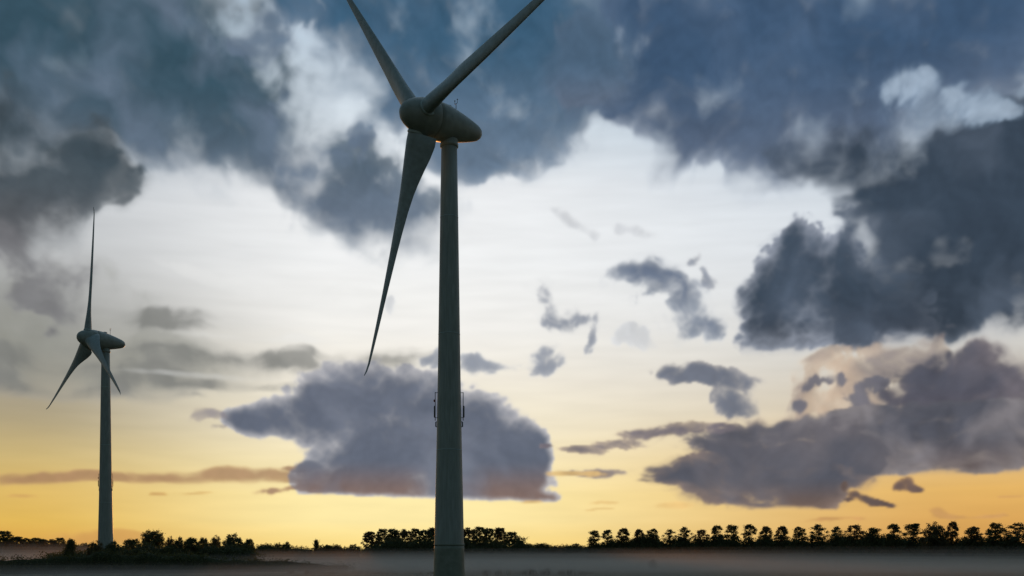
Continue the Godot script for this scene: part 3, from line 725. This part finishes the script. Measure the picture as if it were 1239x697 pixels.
func trees() -> void:
	# a row of upright trees along the right: x, z, height, width factor, variant
	var row := [[42.9, -518.9, 18.0, 1.26, 0], [49.7, -514.1, 18.3, 0.96, 5], [57.2, -508.7, 19.0, 1.27, 4], [64.6, -503.2, 18.3, 1.08, 4], [70.8, -498.6, 18.6, 1.18, 3], [78.4, -492.7, 17.9, 1.09, 2], [84.9, -487.5, 19.0, 1.16, 2], [91.8, -481.9, 17.5, 1.21, 1], [98.4, -476.4, 19.6, 1.01, 0], [104.4, -471.2, 19.7, 1.14, 0], [111.1, -465.3, 19.7, 1.02, 5], [117.7, -459.3, 18.6, 1.09, 4], [123.5, -453.9, 18.5, 1.18, 4], [129.7, -447.9, 18.2, 1.10, 3], [136.2, -441.3, 18.9, 1.25, 2], [142.3, -435.0, 17.7, 0.98, 2], [148.1, -428.7, 18.4, 1.19, 1], [153.9, -422.1, 16.9, 1.29, 0], [159.6, -415.3, 18.4, 1.14, 0], [165.2, -408.4, 18.3, 1.31, 5], [175.4, -394.6, 18.7, 0.88, 4], [180.4, -387.3, 16.3, 1.44, 4], [185.1, -380.0, 17.8, 1.27, 3], [189.7, -372.3, 17.3, 1.50, 2]]
	for i in row.size():
		var r: Array = row[i]
		var which := "%s tree from the left in the evenly spaced row along the right" % ordinal(i)
		tree("row_tree", "row", r[4], Vector3(r[0], 0, r[1]), r[2], r[3], "upright dark " + which, "tree", "evenly spaced trees in the right-hand row")
	tree("broad_tree", "round", 1, Vector3(165.8, 0, -388.9), 18.3, 0.85, "broad dense dome-shaped tree rising solid black among the right-hand row", "tree", "")
	# the dense wood behind the near tower
	var wood := [[-71.2, -500.0, 16.7, 1.26, 1], [-66.4, -508.0, 18.5, 1.08, 0], [-61.9, -516.0, 19.0, 1.01, 5], [-54.4, -504.0, 18.4, 1.08, 4], [-50.1, -512.0, 18.7, 0.96, 3], [-44.0, -500.0, 17.7, 1.05, 2], [-39.6, -508.0, 19.0, 1.06, 1], [-33.8, -516.0, 19.0, 1.08, 0], [-27.5, -504.0, 18.4, 1.02, 5], [-22.4, -512.0, 19.5, 1.04, 4], [-16.5, -500.0, 19.3, 1.03, 3], [-12.1, -508.0, 18.8, 0.95, 2], [-5.8, -516.0, 19.2, 1.06, 1], [-0.2, -504.0, 16.8, 1.26, 0]]
	for i in wood.size():
		var r: Array = wood[i]
		tree("wood_tree", "wood", r[4], Vector3(r[0], 0, r[1]), r[2], r[3], "%s tree from the left in the close-set wood behind the near tower" % ordinal(i), "tree", "trees of the wood behind the near tower")
	# the thicket on the left
	tree("thicket_tree", "cone", 0, Vector3(-126.9, 0, -285.0), 9.6, 0.87, "ragged cone-shaped tree standing alone left of the far turbine", "tree", "trees of the left-hand thicket")
	tree("thicket_tree", "round", 1, Vector3(-109.9, 0, -262.0), 8.9, 0.78, "rounded tree at the left foot of the far turbine", "tree", "trees of the left-hand thicket")
	tree("thicket_tree", "round", 2, Vector3(-102.5, 0, -255.0), 8.8, 0.77, "rounded tree at the right foot of the far turbine", "tree", "trees of the left-hand thicket")
	tree("thicket_tree", "round", 3, Vector3(-119.5, 0, -312.0), 10.5, 0.93, "low rounded tree between the far turbine and the tallest dome tree", "tree", "trees of the left-hand thicket")
	tree("thicket_tree", "round", 0, Vector3(-111.9, 0, -309.0), 13.4, 0.87, "tallest dome-crowned tree on the left, right of the far turbine", "tree", "trees of the left-hand thicket")
	tree("thicket_tree", "round", 1, Vector3(-105.4, 0, -306.0), 10.9, 0.53, "small tree just right of the tallest dome-crowned tree", "tree", "trees of the left-hand thicket")
	tree("thicket_tree", "round", 2, Vector3(-101.6, 0, -303.0), 10.8, 0.53, "second small tree right of the tallest dome-crowned tree", "tree", "trees of the left-hand thicket")
	tree("thicket_tree", "round", 3, Vector3(-97.1, 0, -300.0), 10.8, 0.68, "middle small tree between the tallest dome and the broad dome tree", "tree", "trees of the left-hand thicket")
	tree("thicket_tree", "round", 0, Vector3(-99.0, 0, -318.0), 11.1, 0.51, "small tree two places left of the broad dome tree", "tree", "trees of the left-hand thicket")
	tree("thicket_tree", "round", 1, Vector3(-94.1, 0, -315.0), 11.4, 0.55, "small tree next to the broad dome tree on its left", "tree", "trees of the left-hand thicket")
	tree("thicket_tree", "round", 2, Vector3(-87.8, 0, -312.0), 12.0, 0.87, "broad dome tree at the right end of the left-hand thicket", "tree", "trees of the left-hand thicket")
	tree("thicket_tree", "round", 3, Vector3(-82.0, 0, -309.0), 10.5, 0.52, "last small tree at the right end of the left-hand thicket", "tree", "trees of the left-hand thicket")
	# low bushes between the thicket, the wood and the row
	tree("bush", "round", 0, Vector3(-111.6, 0, -450.0), 9.9, 1.34, "low bush at the left end of the low line before the wood", "bush", "bushes of the low line")
	tree("bush", "round", 1, Vector3(-105.9, 0, -450.0), 10.6, 0.79, "first taller bush in the low line before the wood", "bush", "bushes of the low line")
	tree("bush", "round", 2, Vector3(-102.2, 0, -450.0), 11.1, 0.70, "second taller bush in the low line before the wood", "bush", "bushes of the low line")
	tree("pointed_tree", "cone", 3, Vector3(-88.8, 0, -450.0), 12.3, 0.56, "narrow pointed tree standing up alone in the low bush line", "tree", "bushes of the low line")
	tree("bush", "round", 0, Vector3(-83.4, 0, -450.0), 9.7, 0.81, "bush just right of the narrow pointed tree", "bush", "bushes of the low line")
	tree("bush", "round", 1, Vector3(-79.3, 0, -450.0), 9.7, 0.87, "second bush right of the narrow pointed tree", "bush", "bushes of the low line")
	tree("bush", "round", 2, Vector3(-71.8, 0, -450.0), 9.9, 0.97, "bush at the left edge of the wood", "bush", "bushes of the low line")
	tree("bush", "round", 3, Vector3(7.0, 0, -510.0), 10.9, 1.49, "bush at the right edge of the wood", "bush", "bushes of the low line")
	tree("bush", "round", 0, Vector3(15.1, 0, -510.0), 11.4, 1.43, "second bush right of the wood, in the gap", "bush", "bushes of the low line")
	tree("bush", "round", 1, Vector3(23.2, 0, -510.0), 9.7, 1.27, "low bush in the middle of the gap before the right-hand row", "bush", "bushes of the low line")
	tree("bush", "round", 2, Vector3(32.5, 0, -510.0), 10.9, 1.61, "broad bush at the left end of the right-hand row", "bush", "bushes of the low line")
	# far trees in the mist on the left
	tree("far_tree", "wood", 0, Vector3(-389.8, 0, -760.0), 23.4, 1.74, "tallest misty tree at the left edge of the picture", "tree", "misty far trees at the left edge")
	tree("far_tree", "wood", 2, Vector3(-379.1, 0, -760.0), 18.9, 1.36, "second misty far tree from the left edge", "tree", "misty far trees at the left edge")
	tree("far_tree", "wood", 4, Vector3(-372.1, 0, -760.0), 18.0, 1.33, "third misty far tree from the left edge", "tree", "misty far trees at the left edge")
	tree("far_tree", "wood", 0, Vector3(-365.1, 0, -760.0), 18.0, 1.44, "fourth misty far tree from the left edge", "tree", "misty far trees at the left edge")
	tree("far_tree", "wood", 2, Vector3(-360.1, 0, -760.0), 17.0, 1.08, "fifth misty far tree from the left edge", "tree", "misty far trees at the left edge")
	tree("far_tree", "wood", 4, Vector3(-353.1, 0, -760.0), 17.0, 1.52, "sixth misty far tree from the left edge, almost lost in haze", "tree", "misty far trees at the left edge")
	tree("far_tree", "wood", 0, Vector3(-346.1, 0, -760.0), 18.0, 1.33, "seventh misty far tree, faint behind the cone-shaped tree", "tree", "misty far trees at the left edge")
	# hedges and undergrowth that close the view at the foot of the trees
	hedge("hedgerow", [[30.8, -525.0, 8.9, 4.0], [40.1, -520.0, 11.1, 4.0], [59.4, -507.0, 13.0, 4.0], [92.4, -481.0, 12.8, 4.0], [124.5, -452.0, 12.3, 4.0], [152.1, -424.0, 12.1, 4.0], [168.5, -404.0, 12.1, 4.0], [184.3, -381.0, 11.7, 4.0], [194.4, -363.0, 11.4, 4.0]], "dark hedge of undergrowth along the foot of the right-hand tree row", 71)
	hedge("hedgerow", [[-74.7, -494.0, 9.5, 4.0], [-61.8, -496.0, 12.4, 5.0], [-24.6, -496.0, 12.9, 5.0], [3.5, -498.0, 12.1, 4.0], [10.7, -505.0, 9.6, 4.0], [32.7, -520.0, 8.9, 4.0]], "dark undergrowth under the wood behind the near tower", 72)
	hedge("hedgerow", [[-122.7, -440.0, 9.0, 4.0], [-104.3, -448.0, 8.4, 4.0], [-89.8, -450.0, 8.0, 3.0], [-70.3, -470.0, 8.5, 4.0]], "low far bush line between the left thicket and the wood", 73)
	hedge("hedgerow", [[-138.0, -296.0, 5.2, 3.0], [-118.9, -280.0, 6.6, 3.0], [-114.2, -292.0, 7.7, 4.0], [-104.9, -300.0, 8.2, 4.0], [-86.6, -306.0, 8.3, 4.0], [-76.9, -306.0, 6.8, 3.0]], "dark undergrowth at the foot of the left-hand thicket", 74)
	hedge("hedgerow", [[-127.2, -235.0, 4.8, 2.0], [-119.9, -240.0, 4.6, 2.0], [-114.7, -246.0, 4.7, 2.0], [-109.1, -252.0, 5.4, 2.5], [-87.4, -250.0, 5.2, 2.5], [-71.9, -262.0, 4.3, 2.0], [-61.8, -275.0, 3.2, 1.5], [-45.8, -290.0, 1.6, 1.0]], "low black hedge in the left corner, nearest to the camera", 75, 0.2)
	tree("field_shrub", "bush", 2, Vector3(46.9, 0, -330.0), 3.6, 0.75, "faint lone shrub in the misty field right of the near tower", "shrub", "")
	reeds([[-8.8, -238.0, 1.2], [-1.9, -236.0, 1.9], [6.0, -235.0, 2.0], [13.9, -236.0, 1.7], [20.1, -240.0, 0.8]], "ragged reeds along a ditch right of the near tower, low in the mist", 81)
	reeds([[-57.3, -246.0, 0.9], [-51.1, -246.0, 1.3], [-47.2, -247.0, 0.9], [-30.6, -246.0, 0.5], [-18.2, -244.0, 0.9]], "ragged reeds along a ditch left of the near tower, low in the mist", 82)
	hedge("hedgerow", [[-422.2, -780.0, 15.4, 5.0], [-389.7, -780.0, 14.1, 5.0], [-364.6, -782.0, 14.1, 5.0], [-335.4, -790.0, 13.6, 5.0]], "undergrowth beneath the misty far trees at the left edge", 76, 0.35)

func reeds(line: Array, label: String, s: int) -> void:
	# line: [x, z, height]; single blades in uneven clumps
	rng.seed = s
	var st := new_st()
	for k in line.size() - 1:
		var a: Array = line[k]
		var b: Array = line[k + 1]
		var long := Vector2(b[0] - a[0], b[1] - a[1]).length()
		for c in int(long / 0.9):
			var t := rng.randf()
			var h: float = lerpf(a[2], b[2], t) * rng.randf_range(0.55, 1.1)
			var at := Vector3(lerpf(a[0], b[0], t), 0.0, lerpf(a[1], b[1], t) + rng.randfn() * 2.5)
			for q in 16:
				var p := at + Vector3(rng.randfn() * 0.5, 0.0, rng.randfn() * 0.5)
				var tip := p + Vector3(rng.randfn() * 0.25, h * rng.randf_range(0.7, 1.0), rng.randfn() * 0.2)
				var w := Vector3(0.05, 0, 0.0).rotated(Vector3.UP, rng.randf() * PI)
				st.set_normal(w.cross(Vector3.UP).normalized())
				for v in [p - w, p + w, tip]:
					st.add_vertex(v)
	var o := part("reed_bed", st.commit(), M.reed, self)
	tag(o, label, "reeds", "", "stuff")

# ------------------------------------------------------------------ mist
func bank(at: Vector3, size: Vector3, density: float, label: String) -> void:
	# air that thins upwards: flat lenses of mist, each taller and thinner than the last
	var o := thing("ground_mist", at)
	tag(o, label, "mist", "", "stuff")
	rng.seed = int(absf(at.x * 7.0 + at.z * 3.0 + size.x))
	for k in 5:
		var f := FogVolume.new()
		f.name = "mist_layer"
		f.shape = RenderingServer.FOG_VOLUME_SHAPE_ELLIPSOID
		f.size = Vector3(size.x * rng.randf_range(0.7, 1.0), size.y * (0.55 + 0.2 * k), size.z * (1.0 - 0.1 * k))
		f.position = Vector3(size.x * rng.randf_range(-0.12, 0.12), 0.0, size.z * rng.randf_range(-0.05, 0.05))
		var m := FogMaterial.new()
		m.albedo = Color(0.95, 0.91, 0.86)
		m.density = density * [0.34, 0.26, 0.18, 0.13, 0.09][k]
		f.material = m
		o.add_child(f, true)
		f.set_meta("kind", "stuff")

func mist() -> void:
	bank(Vector3(150, 0.4, -320), Vector3(800, 10.5, 300), 0.0075, "broad grey mist over the field before the right-hand trees")
	bank(Vector3(-10, 0.3, -335), Vector3(480, 10.0, 170), 0.0150, "pale band of mist lying behind the near tower")
	bank(Vector3(-120, 0.1, -205), Vector3(330, 5.4, 100), 0.0050, "thin brown mist in the left corner before the hedge")
	bank(Vector3(40, 0.1, -200), Vector3(520, 5.4, 190), 0.0034, "faint mist round the foot of the near tower")
	bank(Vector3(190, 0.1, -262), Vector3(260, 7.2, 60), 0.0080, "paler streak of mist at the right before the tree row")
	bank(Vector3(-330, 1.0, -620), Vector3(520, 18.0, 200), 0.0080, "glowing mist before the far trees at the left edge")
